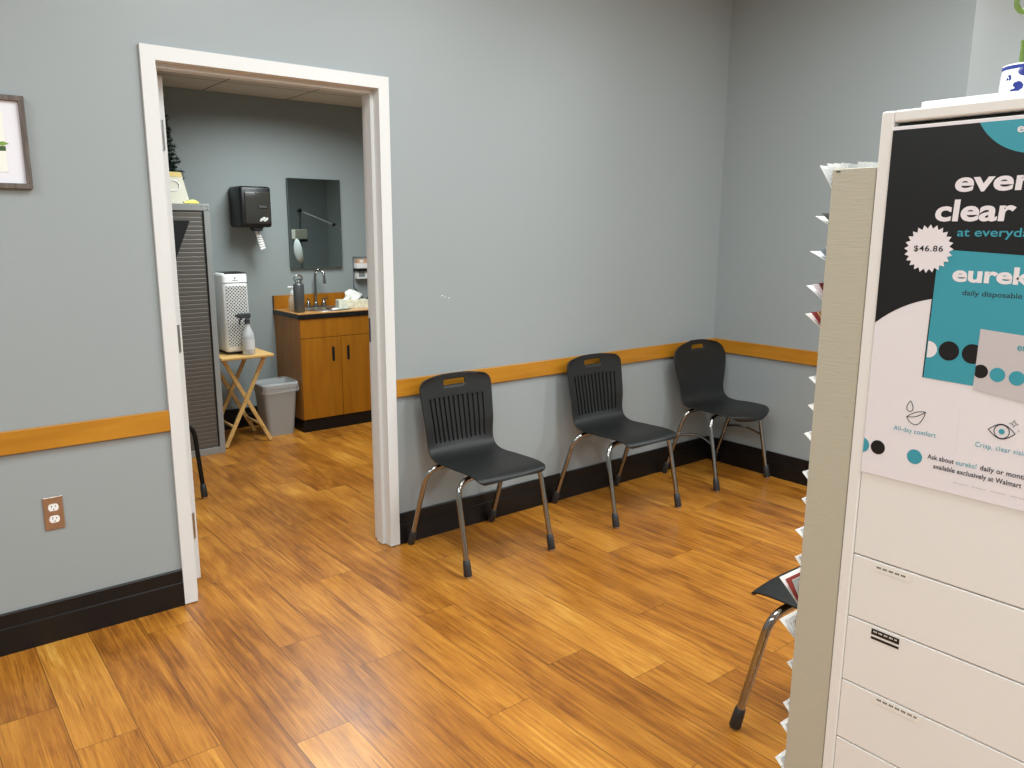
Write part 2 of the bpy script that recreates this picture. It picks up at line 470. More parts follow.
tag(c2, 'black chair with ribbed back in the middle of the row along the wall')
c4 = copy_tree(c1); c4.location = (1.317, -2.108, 0); c4.rotation_euler.z = PI
tag(c4, 'black chair mostly hidden behind the brochure rack, one seat corner and bent chrome leg showing')
c3 = make_chair('smooth', 'black chair with smooth rounded back standing in the room corner', None, M['chrome'], M['boot'])
c3.location = (3.092, -.248, 0); c3.rotation_euler.z = -.07
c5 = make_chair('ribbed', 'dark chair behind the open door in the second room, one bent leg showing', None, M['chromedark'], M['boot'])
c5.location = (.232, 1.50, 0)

# ------------------------------------------------------------------ picture and outlet on the left wall
def picture():
    x0, x1, z0, z1 = -.75, -.371, 1.620, 1.915; y0 = WY
    r = thing('framed_picture', ((x0+x1)/2, y0, z0), 'framed plant print with wide white mat on the wall left of the doorway', 'picture')
    f = MB(); w = .017
    for (a, b_, c, d) in ((x0, x1, z0, z0+w), (x0, x1, z1-w, z1), (x0, x0+w, z0+w, z1-w), (x1-w, x1, z0+w, z1-w)):
        f.box(a, b_, y0-.022, y0, c, d, .0012)
    f.build('frame', wood('weathered_frame', (74, 66, 62), (112, 102, 96), 'Z', 8, .6, 10), r)
    m = MB(); m.box(x0+w, x1-w, y0-.011, y0-.005, z0+w, z1-w); m.build('mat_board', mat('mat_board', (226, 226, 234), .6), r)
    p = MB(); px0, px1, pz0, pz1 = x0+w+.055, x1-w-.048, z0+w+.035, z1-w-.035
    p.box(px0, px1, y0-.0125, y0-.011, pz0, pz1)
    zc = pz0+.085
    p.mi = 1
    p.poly([(px0, y0-.0128, zc-.024), (px1, y0-.0128, zc-.018), (px1, y0-.0128, zc-.003), (px0, y0-.0128, zc+.0)])
    p.mi = 2
    for k in range(16):
        x = px0+(px1-px0)*(k+.5)/16; a = .010+.012*random.random(); h = zc+.002+.012*random.random()
        p.poly([(x-a, y0-.0131, h-.004), (x, y0-.0131, h-.009), (x+a, y0-.0131, h), (x, y0-.0131, h+.006)])
    p.build('print', [mat('print_paper', (232, 234, 226), .6), mat('print_dark_green', (58, 84, 44), .6), mat('print_leaf_green', (122, 158, 70), .6)], r)
picture()
def outlet():
    x0, x1, z0, z1 = -.450, -.386, .424, .546; y = WY
    r = thing('wall_outlet', ((x0+x1)/2, y, z0), 'duplex power outlet with metal cover plate low on the left wall', 'outlet')
    b = MB(); b.box(x0, x1, y-.006, y, z0, z1, .0025); b.build('cover_plate', mat('plate_steel', (186, 170, 160), .34, metal=1, var=.06, vscale=90), r)
    for zc in (.507, .463):
        o = MB(); pts = []
        for i in range(28):
            a = 2*PI*i/28; pts.append(((x0+x1)/2+.0165*math.copysign(abs(math.cos(a))**.8, math.cos(a)), y-.006, zc+max(-.0125, min(.0125, .0155*math.sin(a)))))
        o.prism(pts, (0, -.0025, 0)); o.mi = 1
        for dx, hh in ((-.006, .004), (.006, .0032)): o.box((x0+x1)/2+dx-.001, (x0+x1)/2+dx+.001, y-.009, y-.0083, zc+.001-hh+.003, zc+.004+hh)
        o.tube([((x0+x1)/2, y-.009, zc-.007), ((x0+x1)/2, y-.0083, zc-.007)], .0022, 10)
        o.build('receptacle', [M['white'], M['black']], r)
    s = MB(); s.lathe([(.0025, 0), (.002, .001), (0, .0012)], ((x0+x1)/2, y-.006, .485), 10, Matrix.Rotation(PI/2, 4, 'X')); s.build('screw', M['steel'], r)
outlet()

# ------------------------------------------------------------------ storage cabinet with poster
XF = .62; CY = -2.378; CT = 1.705; CY2 = -3.30; CX2 = 1.04
cab = thing('storage_cabinet', (.83, -2.84, 0), 'tall cream metal storage cabinet with drawers at the right edge', 'cabinet')
b = MB()
b.box(XF, CX2, CY-.0235, CY, .0, CT, .003); b.box(XF, CX2, CY2, CY2+.019, 0, CT, .003)
b.box(XF, CX2, CY2+.019, CY-.0235, CT-.020, CT, .003); b.box(XF+.012, CX2, CY2+.019, CY-.0235, 0, .08, .001)
b.box(CX2-.01, CX2, CY2+.019, CY-.0235, .08, CT-.022)
b.mi = 1; b.box(XF+.018, XF+.02, CY2+.019, CY-.0235, .08, CT-.022)
b.build('cabinet_body', [M['cream'], M['creamdark']], cab)
yA, yB = CY-.0245, CY2+.0205
b = MB(); b.box(XF+.001, XF+.017, yB, yA, .8785, 1.6775, .0015); b.build('flip_door', M['cream'], cab)
zl = [.877, .746, .607, .477, .345, .212, .08]
drawers = []
for a, c in zip(zl, zl[1:]):
    b = MB(); b.box(XF+.001, XF+.017, yB, yA, c+.0015, a-.0012, .0015); drawers.append(b.build('drawer', M['cream'], cab))
def strip(b, y0, y1, z0, z1, x, mi): b.mi = mi; b.poly([(x, y0, z0), (x, y1, z0), (x, y1, z1), (x, y0, z1)])
def scribble(b, y0, y1, zc, h, x, mi, n):
    w = (y0-y1)/n
    for k in range(n):
        if k % 4 == 3: continue
        strip(b, y0-w*k, y0-w*(k+.7), zc-h/2, zc+h/2, x, mi)
LM = [mat('label_card', (238, 236, 228), .5), M['black'], M['white']]
b = MB()
for y0, y1, z0, z1, d in ((-2.444, -2.514, .857, .8735, 0), ):
    strip(b, y0, y1, z0, z1, XF+.0005, 0); scribble(b, y0-.006, y1+.006, .865, .0035, XF+.0001, 1, 20)
b.build('drawer_label', LM, drawers[0])
b = MB(); strip(b, -2.452, -2.506, .727, .739, XF+.0004, 1); strip(b, -2.452, -2.506, .7175, .7225, XF+.0004, 1); scribble(b, -2.456, -2.502, .734, .003, XF+.0001, 2, 18)
b.build('drawer_label', LM, drawers[1])
b = MB(); strip(b, -2.470, -2.562, .588, .603, XF+.0005, 0); scribble(b, -2.476, -2.553, .5975, .0035, XF+.0001, 1, 26); b.build('drawer_label', LM, drawers[2])

# poster : u to the right (towards -y), v down
PS, PT = -2.402, 1.676
TEAL, INK, WHT, BLK, PAP, GRY = range(6)
PM = [mat('print_teal', (62, 158, 176), .38), mat('print_ink', (38, 36, 44), .45), mat('print_white', (238, 232, 236), .4), mat('print_black', (22, 22, 23), .36), mat('poster_paper', (236, 232, 236), .4), mat('print_grey', (204, 198, 200), .4)]
def P3(u, v, lay): return (XF-.0012-lay*.0003, PS-u, PT-v)
def ppoly(b, pts, lay, mi): b.mi = mi; b.poly([P3(u, v, lay) for u, v in pts])
def circ(cu, cv, r, n=36, clip=None):
    pts = [(cu+r*math.cos(2*PI*i/n), cv+r*math.sin(2*PI*i/n)) for i in range(n)]
    if clip is not None: pts = [(max(u, clip), v) for u, v in pts]
    return pts
def stroke(b, pts, w, lay, mi, closed=False):
    n = len(pts); L = []; R = []
    for i, p in enumerate(pts):
        if closed: a, c = pts[i-1], pts[(i+1) % n]
        else: a, c = pts[max(i-1, 0)], pts[min(i+1, n-1)]
        dx, dy = c[0]-a[0], c[1]-a[1]; l = math.hypot(dx, dy) or 1
        L.append((p[0]-dy/l*w/2, p[1]+dx/l*w/2)); R.append((p[0]+dy/l*w/2, p[1]-dx/l*w/2))
    for i in range(n if closed else n-1):
        j = (i+1) % n; ppoly(b, [L[i], L[j], R[j], R[i]], lay, mi)
def text(b, body, u0, u1, vbase, vtop, lay, mi, bold=0., shear=0., tilt=0., probe=None, sp=1.):
    """lettering from u0 to u1; vtop = top of the letters in probe"""
    cu = bpy.data.curves.new('lettering', 'FONT'); cu.body = body; cu.size = 1; cu.offset = bold; cu.shear = shear; cu.space_character = sp; cu.resolution_u = 4
    o = bpy.data.objects.new('lettering', cu); C.objects.link(o)
    dg = bpy.context.evaluated_depsgraph_get(); dg.update()
    me = bpy.data.meshes.new_from_object(o.evaluated_get(dg))
    xs = [v.co.x for v in me.vertices]; x0, x1 = min(xs), max(xs)
    k = (u1-u0)/(x1-x0)
    hh = (vbase-vtop)/(.53 if probe is None else probe)   # x-height of the built-in face
    b.mi = mi
    vs = [b.bm.verts.new(P3(u0+(v.co.x-x0)*k, vbase-v.co.y*hh+tilt*(v.co.x-x0)*k, lay)) for v in me.vertices]
    for p in me.polygons: b.face([vs[i] for i in p.vertices])
    bpy.data.objects.remove(o); bpy.data.meshes.remove(me); bpy.data.curves.remove(cu)

pos = thing('poster', (XF, PS-.23, PT-.631), 'black, teal and white contact lens poster with a price starburst on the cabinet', 'poster')
PW, PH = .463, .631
b = MB(); b.mi = PAP; b.box(XF-.0011, XF-.0001, PS-PW, PS, PT-PH, PT)
hill = [(u, .285+.06*abs((.231-u)/.231)**3.5) for u in [i*PW/40 for i in range(41)]]
for (ua, va), (ub, vb) in zip(hill, hill[1:]): ppoly(b, [(ua, .005), (ub, .005), (ub, vb), (ua, va)], .4, BLK)
arc = [(.231+.1015*math.cos(a), -.043+.1015*math.sin(a)) for a in [i*PI/60 for i in range(61)]]
arc = [p for p in arc if p[1] > .0055]
ppoly(b, [(.231-math.sqrt(.1015**2-.048**2), .005)]+[p for p in reversed(arc)]+[(.231+math.sqrt(.1015**2-.048**2), .005)], 1, TEAL)
for i in range(19): ppoly(b, circ(.163, .479+i*.0041, .0006, 8), 1, GRY)
ppoly(b, circ(-.003, .578, .0145, clip=.0005), 1, TEAL); ppoly(b, circ(.028, .577, .0135), 1, BLK); ppoly(b, circ(.096, .5795, .0135), 1, TEAL)
b.build('sheet', PM, pos, normals=False)
b = MB()
text(b, 'everyday', .114, .348, .1125, .0885, 2, WHT, bold=.028, shear=.03)
text(b, 'clear', .087, .211, .1605, .1350, 2, WHT, bold=.03, shear=.03)
text(b, 'at everyday', .126, .247, .1865, .176, 2, TEAL, bold=.012)
b.build('headline', PM, pos, normals=False)
b = MB(); text(b, 'eureka!', .198, .264, .025, .015, 2, WHT, bold=.02)
b.build('brand_mark', PM, pos, normals=False)
b = MB()
n = 24; st = []
for i in range(n*2):
    r = .0415 if i % 2 == 0 else .0345
    st.append((.082+r*math.cos(PI*i/n), .2085+r*math.sin(PI*i/n)))
b.mi = WHT; c0 = b.bm.verts.new(P3(.082, .2085, 4)); ring = [b.bm.verts.new(P3(u, v, 4)) for u, v in st]
for i in range(n*2): b.face([c0, ring[i], ring[(i+1) % (n*2)]])
text(b, '$46.86', .0575, .1065, .2125, .2025, 5, BLK, bold=.012, probe=.73, sp=1.1)
b.build('price_badge', PM, pos, normals=False)
b = MB()
ppoly(b, [(.0975, .2085), (.352, .222), (.362, .4405), (.0945, .433)], 1.5, TEAL)
ppoly(b, [(.0975, .2085), (.0992, .2086), (.0965, .4331), (.0945, .433)], 1.8, BLK)
ppoly(b, circ(.1, .382, .0145, clip=.0985), 2, WHT)
ppoly(b, circ(.134, .381, .0168), 2, BLK); ppoly(b, circ(.172, .3815, .0168), 2, BLK)
text(b, 'eureka!', .126, .274, .261, .2415, 2, WHT, bold=.035)
text(b, 'daily disposable lenses', .145, .275, .284, .2775, 2, INK, bold=.006)
ppoly(b, [(.180, .338), (.300, .346), (.300, .456), (.179, .441)], 3, GRY)
ppoly(b, circ(.188, .409, .0115, clip=.1795), 4, BLK); ppoly(b, circ(.214, .411, .0118), 4, TEAL); ppoly(b, circ(.243, .4125, .0118), 4, TEAL)
text(b, 'eureka!', .238, .284, .367, .358, 4, TEAL, bold=.015)
b.build('product_picture', PM, pos, normals=False)
b = MB()
drop = []
for i in range(25):
    a = 2*PI*i/25; r = .0085
    drop.append((.079+r*.85*math.sin(a)*math.sin(a/2)**1.0, .4885-r*1.15*math.cos(a)))
stroke(b, drop, .0013, 2, INK, True)
up = [(.075+.032*t, .5085-.014*t-.004*math.sin(PI*t)) for t in [i/12 for i in range(13)]]
mid = [(.075+.032*t, .5085-.014*t+.004*math.sin(PI*t)) for t in [i/12 for i in range(13)]]
low = [(.075+.032*t+.003*math.sin(PI*t), .5085-.014*t+.0185*math.sin(PI*t)**.7) for t in [i/12 for i in range(13)]]
for l in (up, mid, low): stroke(b, l, .0013, 2, INK)
text(b, 'All-day comfort', .054, .1285, .537, .5305, 2, TEAL, bold=.004, sp=1.1)
b.build('comfort_icon', PM, pos, normals=False); b = MB()
e1 = [(.2105+.0405*t, .5045-.0125*math.sin(PI*t)) for t in [i/16 for i in range(17)]]
e2 = [(.2105+.0405*t, .5045+.0125*math.sin(PI*t)) for t in [i/16 for i in range(17)]]
stroke(b, e1, .0014, 2, INK); stroke(b, e2, .0014, 2, INK); stroke(b, circ(.2308, .5045, .0115), .0014, 2, INK, True); ppoly(b, circ(.2308, .5045, .0045), 2, TEAL)
star = [(.2475+(.0065 if i % 2 == 0 else .0022)*math.sin(PI*i/4), .488-(.0065 if i % 2 == 0 else .0022)*math.cos(PI*i/4)) for i in range(8)]
stroke(b, star, .0012, 2, INK, True); ppoly(b, [(.2555, .4955), (.2572, .4985), (.2555, .5015), (.2538, .4985)], 2, GRY)
text(b, 'Crisp, clear vision', .1935, .2775, .538, .5315, 2, TEAL, bold=.004, sp=1.1)
b.build('vision_icon', PM, pos, normals=False); b = MB()
text(b, 'Ask about', .1185, .163, .577, .5705, 2, INK, bold=.016, sp=1.05)
text(b, 'eureka!', .1665, .1995, .577, .5705, 2, TEAL, sp=1.05)
text(b, 'daily or monthly', .2055, .285, .577, .5705, 2, INK, bold=.016, sp=1.05)
text(b, 'available exclusively at Walmart', .130, .270, .5925, .586, 2, INK, bold=.016, sp=1.05)
b.mi = GRY
for k in range(22):
    if k % 5 != 4: stroke(b, [(.166+k*.006, .6095), (.1705+k*.006, .6095)], .0016, 2, GRY)
b.build('caption', PM, pos, normals=False)

# flat slab and plant pot on the cabinet
b = MB(); b.box(.645, .98, -3.05, -2.434, CT, CT+.013, .002)
tag(b.build('flat_board', M['cream'], off=(.81, -2.74, CT)), 'thin cream board lying flat on top of the cabinet', 'board')
def pot():
    cx, cy, z0 = .76, -2.5545, CT+.013
    r = thing('lucky_bamboo', (cx, cy, z0), 'lucky bamboo in a blue and white porcelain pot on the cabinet top', 'plant')
    m = mat('porcelain', (236, 238, 242), .15, coat=.5); nt = m.node_tree; bs = nt.nodes['Principled BSDF']
    tc = nt.nodes.new('ShaderNodeTexCoord')
    vo = nt.nodes.new('ShaderNodeTexVoronoi'); vo.inputs['Scale'].default_value = 44; nt.links.new(tc.outputs['Object'], vo.inputs['Vector'])
    no = nt.nodes.new('ShaderNodeTexNoise'); no.inputs['Scale'].default_value = 75; nt.links.new(tc.outputs['Object'], no.inputs['Vector'])
    ad = nt.nodes.new('ShaderNodeMath'); ad.operation = 'MULTIPLY_ADD'; ad.inputs[1].default_value = .5; nt.links.new(no.outputs[0], ad.inputs[0]); nt.links.new(vo.outputs['Distance'], ad.inputs[2])
    cr = nt.nodes.new('ShaderNodeValToRGB'); cr.color_ramp.interpolation = 'CONSTANT'
    e = cr.color_ramp.elements; e[0].color = (*lin((50, 62, 140)), 1); e[1].position = .62; e[1].color = (*lin((236, 238, 242)), 1)
    nt.links.new(ad.outputs[0], cr.inputs[0]); nt.links.new(cr.outputs[0], bs.inputs['Base Color'])
    blue = mat('cobalt_glaze', (58, 72, 150), .2)
    b = MB(); b.lathe([(0, 0), (.034, 0), (.0395, .005), (.0405, .02), (.0400, .036), (.0388, .048)], (cx, cy, z0), 40)
    b.mi = 1; b.lathe([(.0388, .048), (.039, .054)], (cx, cy, z0), 40)
    b.mi = 2; b.lathe([(.039, .054), (.0375, .0565), (.034, .055), (.034, .048), (0, .047)], (cx, cy, z0), 40)
    p = b.build('pot', [m, blue, M['white']], r, smooth=True)
    gm = mat('bamboo_green', (112, 140, 66), .4, var=.25, vscale=40)
    for k, (dx, dy, top) in enumerate(((0.0, .0095, .085), (-.012, -.012, .23), (.012, -.018, .26))):
        s = MB(); z = z0+.05; pts = []; rs = []
        while z < z0+top-.001:
            for f, rr in ((0, .0072), (.003, .0064), (.045, .0064), (.048, .0072)):
                pts.append((cx+dx, cy+dy, z+f)); rs.append(rr)
            z += .05
        if k == 1:
            # curled tip
            for i in range(1, 22):
                a = i/21*2*PI*.95; pts.append((cx+dx, cy+dy+.022-.022*math.cos(a), z+.022*math.sin(a)+.004)); rs.append(.006)
        s.tube(pts, rs, 10); s.build('stalk', gm, r, smooth=True)
    l = MB()
    curl = [(cx+.0, -2.5415+.0175*math.cos(a), z0+.163+.019*math.sin(a)) for a in [-PI*.1-i*PI*1.5/20+PI*.35 for i in range(21)]]+[(cx+.002, cy-.005, z0+.12), (cx+.002, cy-.005, z0+.05)][:0]
    l.tube(curl, .0045, 8); l.build('curled_shoot', gm, r, smooth=True)
    for k in range(6):
        l = MB(); a = k*1.1+2.6; base = Vector((cx+.0, cy-.004, z0+.19+.01*k)); d = Vector((math.cos(a), math.sin(a), .5)); sd = Vector((-math.sin(a), math.cos(a), 0))
        A = []; B = []
        for i in range(7):
            t = i/6; c = base+d*.07*t+Vector((0, 0, -.05*t*t)); w = .008*math.sin(PI*(.1+.9*t)); A.append(c+sd*w); B.append(c-sd*w)
        for i in range(6): l.poly([A[i], A[i+1], B[i+1], B[i]])
        o = l.build('leaf', gm, r, smooth=True); so = o.modifiers.new('t', 'SOLIDIFY'); so.thickness = .0008
pot()

# ------------------------------------------------------------------ brochure rack
RY0, RY1, RZ1 = -2.3765, -2.292, 1.611; RXA, RXB = .6215, .868
rk = thing('brochure_rack', (.745, -2.34, 0), 'tall beige brochure rack seen from its side against the cream cabinet', 'rack')
def rack_mat():
    m = mat('beige_panel_lines', (188, 184, 166), .5); nt = m.node_tree; bs = nt.nodes['Principled BSDF']
    tc = nt.nodes.new('ShaderNodeTexCoord'); mp = nt.nodes.new('ShaderNodeMapping'); mp.inputs['Scale'].default_value = (30, 30, 420)
    nt.links.new(tc.outputs['Object'], mp.inputs[0])
    n = nt.nodes.new('ShaderNodeTexNoise'); n.inputs['Scale'].default_value = 1; n.inputs['Detail'].default_value = 3; nt.links.new(mp.outputs[0], n.inputs['Vector'])
    bp = nt.nodes.new('ShaderNodeBump'); bp.inputs['Strength'].default_value = .35; bp.inputs['Distance'].default_value = .001
    nt.links.new(n.outputs[0], bp.inputs['Height']); nt.links.new(bp.outputs[0], bs.inputs['Normal'])
    return m
RM = rack_mat()
for xa in (RXA, RXB-.014):
    b = MB(); b.box(xa, xa+.014, RY0, RY1, .0, RZ1, .0015)
    if xa == RXA: b.mi = 1; b.box(xa-.0006, xa, RY1-.016, RY1-.008, RZ1-.006, RZ1-.004)
    b.build('side_panel', [RM, M['black']], rk)
b = MB(); b.box(RXA+.014, RXB-.014, RY0, RY0+.008, .0, RZ1-.002); b.build('back_panel', RM, rk)
b = MB(); b.box(RXA+.014, RXB-.014, RY0+.008, RY1, 0, .06); b.build('base_panel', RM, rk)
tips = [(1.622, -2.243), (1.527, -2.240), (1.459, -2.236), (1.391, -2.233), (1.334, -2.235), (1.206, -2.254), (1.149, -2.257), (1.089, -2.254), (1.007, -2.257), (.951, -2.260),
        (.879, -2.251), (.819, -2.256), (.759, -2.222), (.665, -2.230), (.575, -2.257), (.476, -2.255), (.424, -2.251), (.336, -2.247)]
cols = [[(226, 226, 224), (214, 216, 216), (232, 232, 230)], [(236, 234, 228), (60, 60, 60), (214, 208, 180)], [(240, 240, 240), (120, 130, 136), (202, 214, 218)], [(240, 240, 240), (226, 214, 214), (120, 30, 40)],
        [(238, 234, 226), (150, 50, 50), (216, 178, 130)]]
cm = {}
def pm(c):
    if c not in cm: cm[c] = mat('leaflet_%d_%d_%d' % c, c, .55)
    return cm[c]
ordn = ['topmost', 'second', 'third', 'fourth', 'fifth', 'sixth', 'seventh', 'eighth', 'ninth', 'tenth', 'eleventh', 'twelfth', 'thirteenth', 'fourteenth', 'fifteenth', 'sixteenth', 'seventeenth', 'lowest']
sh = MB()
for i, (tz, ty) in enumerate(tips):
    out = ty-RY1           # how far the tip sticks out in front of the rack
    drop_ = [.075, .030, .028, .042, .040, .026, .026, .028, .032, .028, .028, .034, .062, .044, .026, .034, .034, .040][i]
    ty = -3.1116+(ty+3.1116)*(1.447/1.467)
    z0 = tz-drop_
    by = RY1-.006
    pal = cols[i] if i < 5 else ([(238, 237, 232), (222, 222, 222), (200, 150, 120) if i in (12,) else (232, 230, 226)])
    if i == 12: pal = [(238, 237, 232), (150, 60, 50), (190, 190, 186)]
    n = 5 if i in (0, 3, 4, 12, 13) else 4
    st = thing('leaflet_stack', (.74, by, z0), ('%s bundle of leaflets fanning out of the brochure rack, counted from the top' % ordn[i]) if 0 < i < 17 else ('topmost bundle, tall white sheets leaning out of the brochure rack' if i == 0 else 'lowest visible bundle of leaflets fanning out of the brochure rack'), 'leaflets', 'leaflets in the brochure rack')
    for k in range(n):
        t = k/(n-1)
        yt = ty*(1-t*.9)+(RY1-.004)*t*.9; zt_ = tz+(.012*t if i else .003*math.sin(t*PI))-.002*random.random()
        if i == 0: yt = ty*(1-t)+(RY1-.014)*t
        m = pm(pal[k % 3])
        l = MB(); xa, xb = RXA+.016+.003*random.random(), RXB-.02
        pts = []
        for s in range(7):
            q = s/6; yy = by+(yt-by)*q**1.15-.0016*k; zz = z0+(zt_-z0)*q; pts.append((yy, zz))
        th = .0011
        l.prism([(xa, y, z) for y, z in pts]+[(xa, y-th, z) for y, z in reversed(pts)], (xb-xa, 0, 0))
        l.build('leaflet', m, st)
    if i == 0:
        for k in range(4):
            l = MB(); yy = -2.332-.012*k; l.box(RXA+.016, RXB-.02, yy-.001, yy, z0-.05, 1.6235-.001*k); l.build('leaflet', pm((230, 231, 230)), st)
    # tier under the bundle
    sh.prism([(RXA+.014, RY0+.008, z0-.002), (RXA+.014, RY1-.002, z0-.006), (RXA+.014, RY1-.002, z0-.003), (RXA+.014, RY0+.008, z0+.001)], (RXB-RXA-.028, 0, 0))
sh.build('tier', RM, rk)

# ================================================================== second room
# ------------------------------------------------------------------ tambour cabinet
LX0, LX1, LY, LD, LZ = .09, .885, 2.1, 2.55, 1.64
tb = thing('tambour_cabinet', ((LX0+LX1)/2, 2.32, 0), 'grey metal cabinet with ribbed shutter door inside the second room', 'cabinet')
b = MB()
for x0 in (LX0, LX1-.036): b.box(x0, x0+.036, LY, LD, 0, LZ-.04, .002)
b.box(LX0, LX1, LY-.002, LD, LZ-.042, LZ, .003); b.box(LX0+.036, LX1-.036, LY, LD, 0, .045, .002); b.box(LX0+.036, LX1-.036, LD-.01, LD, .045, LZ-.042)
b.mi = 1
for (x, z) in ((LX1-.010, LZ-.012), (LX1-.010, LZ-.032), (LX1-.045, LZ-.014)):
    b.lathe([(.004, 0), (.003, .002), (0, .0025)], (x, LY-.002, z), 8, Matrix.Rotation(PI/2, 4, 'X'))
b.build('cabinet_frame', [mat('grey_steel_paint', (150, 152, 150), .4), M['steel']], tb)
b = MB(); z = .047; pts = []
while z < LZ-.05:
    pts += [(LY+.0092, z), (LY+.008, z+.004), (LY+.0078, z+.0235), (LY+.0092, z+.0270)]; z += .0275
b.prism([(LX0+.036, y, z) for y, z in pts]+[(LX0+.036, LY+.03, pts[-1][1]), (LX0+.036, LY+.03, .047)], (LX1-LX0-.080, 0, 0))
b.mi = 1; b.box(LX1-.0445, LX1-.036, LY+.004, LY+.03, .045, LZ-.042)
b.build('shutter_door', [mat('shutter_grey', (106, 102, 96), .48, metal=.35), M['black']], tb)
b = MB(); b.prism([(LX0+.04, LY+.006, 1.536), (.761, LY+.006, 1.536), (.655, LY+.006, 1.285), (LX0+.04, LY+.006, 1.285)], (0, -.002, 0)); b.build('black_patch', M['black'], tb)  # plain black shape added over the upper shutter; no known cabinet part
# things on it
tr = thing('small_artificial_tree', (.68, 2.37, LZ), 'small dark green artificial fir tree on top of the grey metal cabinet', 'tree')
b = MB(); b.lathe([(0, 0), (.05, 0), (.045, .05), (0, .05)], (.68, 2.37, LZ), 16); b.build('tree_base', M['black'], tr)
b = MB(); b.tube([(.68, 2.37, LZ+.04), (.68, 2.37, LZ+.68)], [.008, .004], 8); b.build('trunk', mat('bark', (70, 50, 36), .8), tr)
b = MB(); rr = random.Random(3)
z = .12; 
while z < .70:
    R = .116*(1-(z-.1)/.64)+.028
    for k in range(9):
        a = k*2*PI/9+z*37+rr.uniform(-.2, .2); L_ = R*rr.uniform(.8, 1.1)
        p0 = Vector((.68, 2.37, LZ+z)); p1 = p0+Vector((math.cos(a)*L_, math.sin(a)*L_, .012))
        for q in range(int(20+L_*700)):
            t = rr.random()**.8; c = p0.lerp(p1, t); d = Vector((rr.uniform(-1, 1), rr.uniform(-1, 1), rr.uniform(-.7, 1))).normalized()*.026
            sd = d.cross(Vector((rr.uniform(-1, 1), rr.uniform(-1, 1), 1))).normalized()*.0036
            b.poly([c-sd, c+sd, c+d])
    z += .026
b.build('foliage', mat('fir_green', (26, 52, 36), .7), tr, normals=False)
b = MB(); y0 = 2.165
b.prism([(.52, y0, LZ), (.790, y0, LZ), (.752, y0+.02, LZ+.195), (.52, y0+.02, LZ+.195)], (0, .03, 0))
b.mi = 1; b.prism([(.53, y0+.0155, LZ+.165), (.757, y0+.0155, LZ+.165), (.7515, y0+.0185, LZ+.1945), (.53, y0+.0185, LZ+.1945)], (0, .001, 0))
b.mi = 2; b.prism([(.700+.030*math.cos(2*PI*i/20), y0+.0035+.0103*(.045+.022*math.sin(2*PI*i/20))/.1, LZ+.045+.022*math.sin(2*PI*i/20)) for i in range(20)], (0, .002, 0))
b.mi = 3; rg = [(.695+.040*math.cos(2*PI*i/24), y0-.0005+.1026*(.11+.032*math.sin(2*PI*i/24)), LZ+.11+.032*math.sin(2*PI*i/24)) for i in range(24)]
b.tube(rg, .004, 6, closed=True)
tag(b.build('gift_bag', [mat('bag_cream', (226, 222, 204), .6), mat('bag_yellow', (232, 205, 130), .6), mat('bag_pink', (232, 176, 160), .6), M['white']], off=(.66, y0, LZ)), 'cream printed gift bag with pink spot in front of the little fir tree', 'bag')
b = MB(); b.tube([(.735, 2.115, LZ+.007), (.78, 2.125, LZ+.007), (.835, 2.14, LZ+.007)], [.006, .008, .005], 8)
b.mi = 1; b.tube([(.76, 2.121, LZ+.016), (.80, 2.131, LZ+.017), (.826, 2.137, LZ+.012)], [.005, .009, .005], 8)
tag(b.build('yellow_marker', [mat('marker_yellow', (226, 214, 50), .4), mat('marker_yellow_pale', (236, 226, 90), .4)], smooth=True, off=(.78, 2.125, LZ)), 'small bright yellow item lying at the edge of the grey cabinet top', 'marker')

# ------------------------------------------------------------------ tray table
tt = thing('folding_tray_table', (1.1, 2.33, 0), 'light wooden folding tray table with crossed legs under the air purifier', 'table')
TW = wood('tray_wood', (206, 164, 96), (226, 188, 122), 'X', 3, .4, 12)
TZ = .640
b = MB(); b.box(.90, 1.265, 2.115, 2.55, TZ-.022, TZ, .006); b.build('tabletop', TW, tt)
for y in (2.19, 2.50):
    for (xa, xb, dy) in ((.918, 1.225, 0), (1.245, .940, .02)):
        b = MB(); b.bar((xa, y+dy, .006), (xb, y+dy, TZ-.022), .026, .016); b.build('leg', TW, tt)
for (x, z) in ((.982, .14), (1.19, .12)):
    b = MB(); b.bar((x, 2.19, z), (x, 2.52, z), .016, .016); b.build('stretcher', TW, tt)
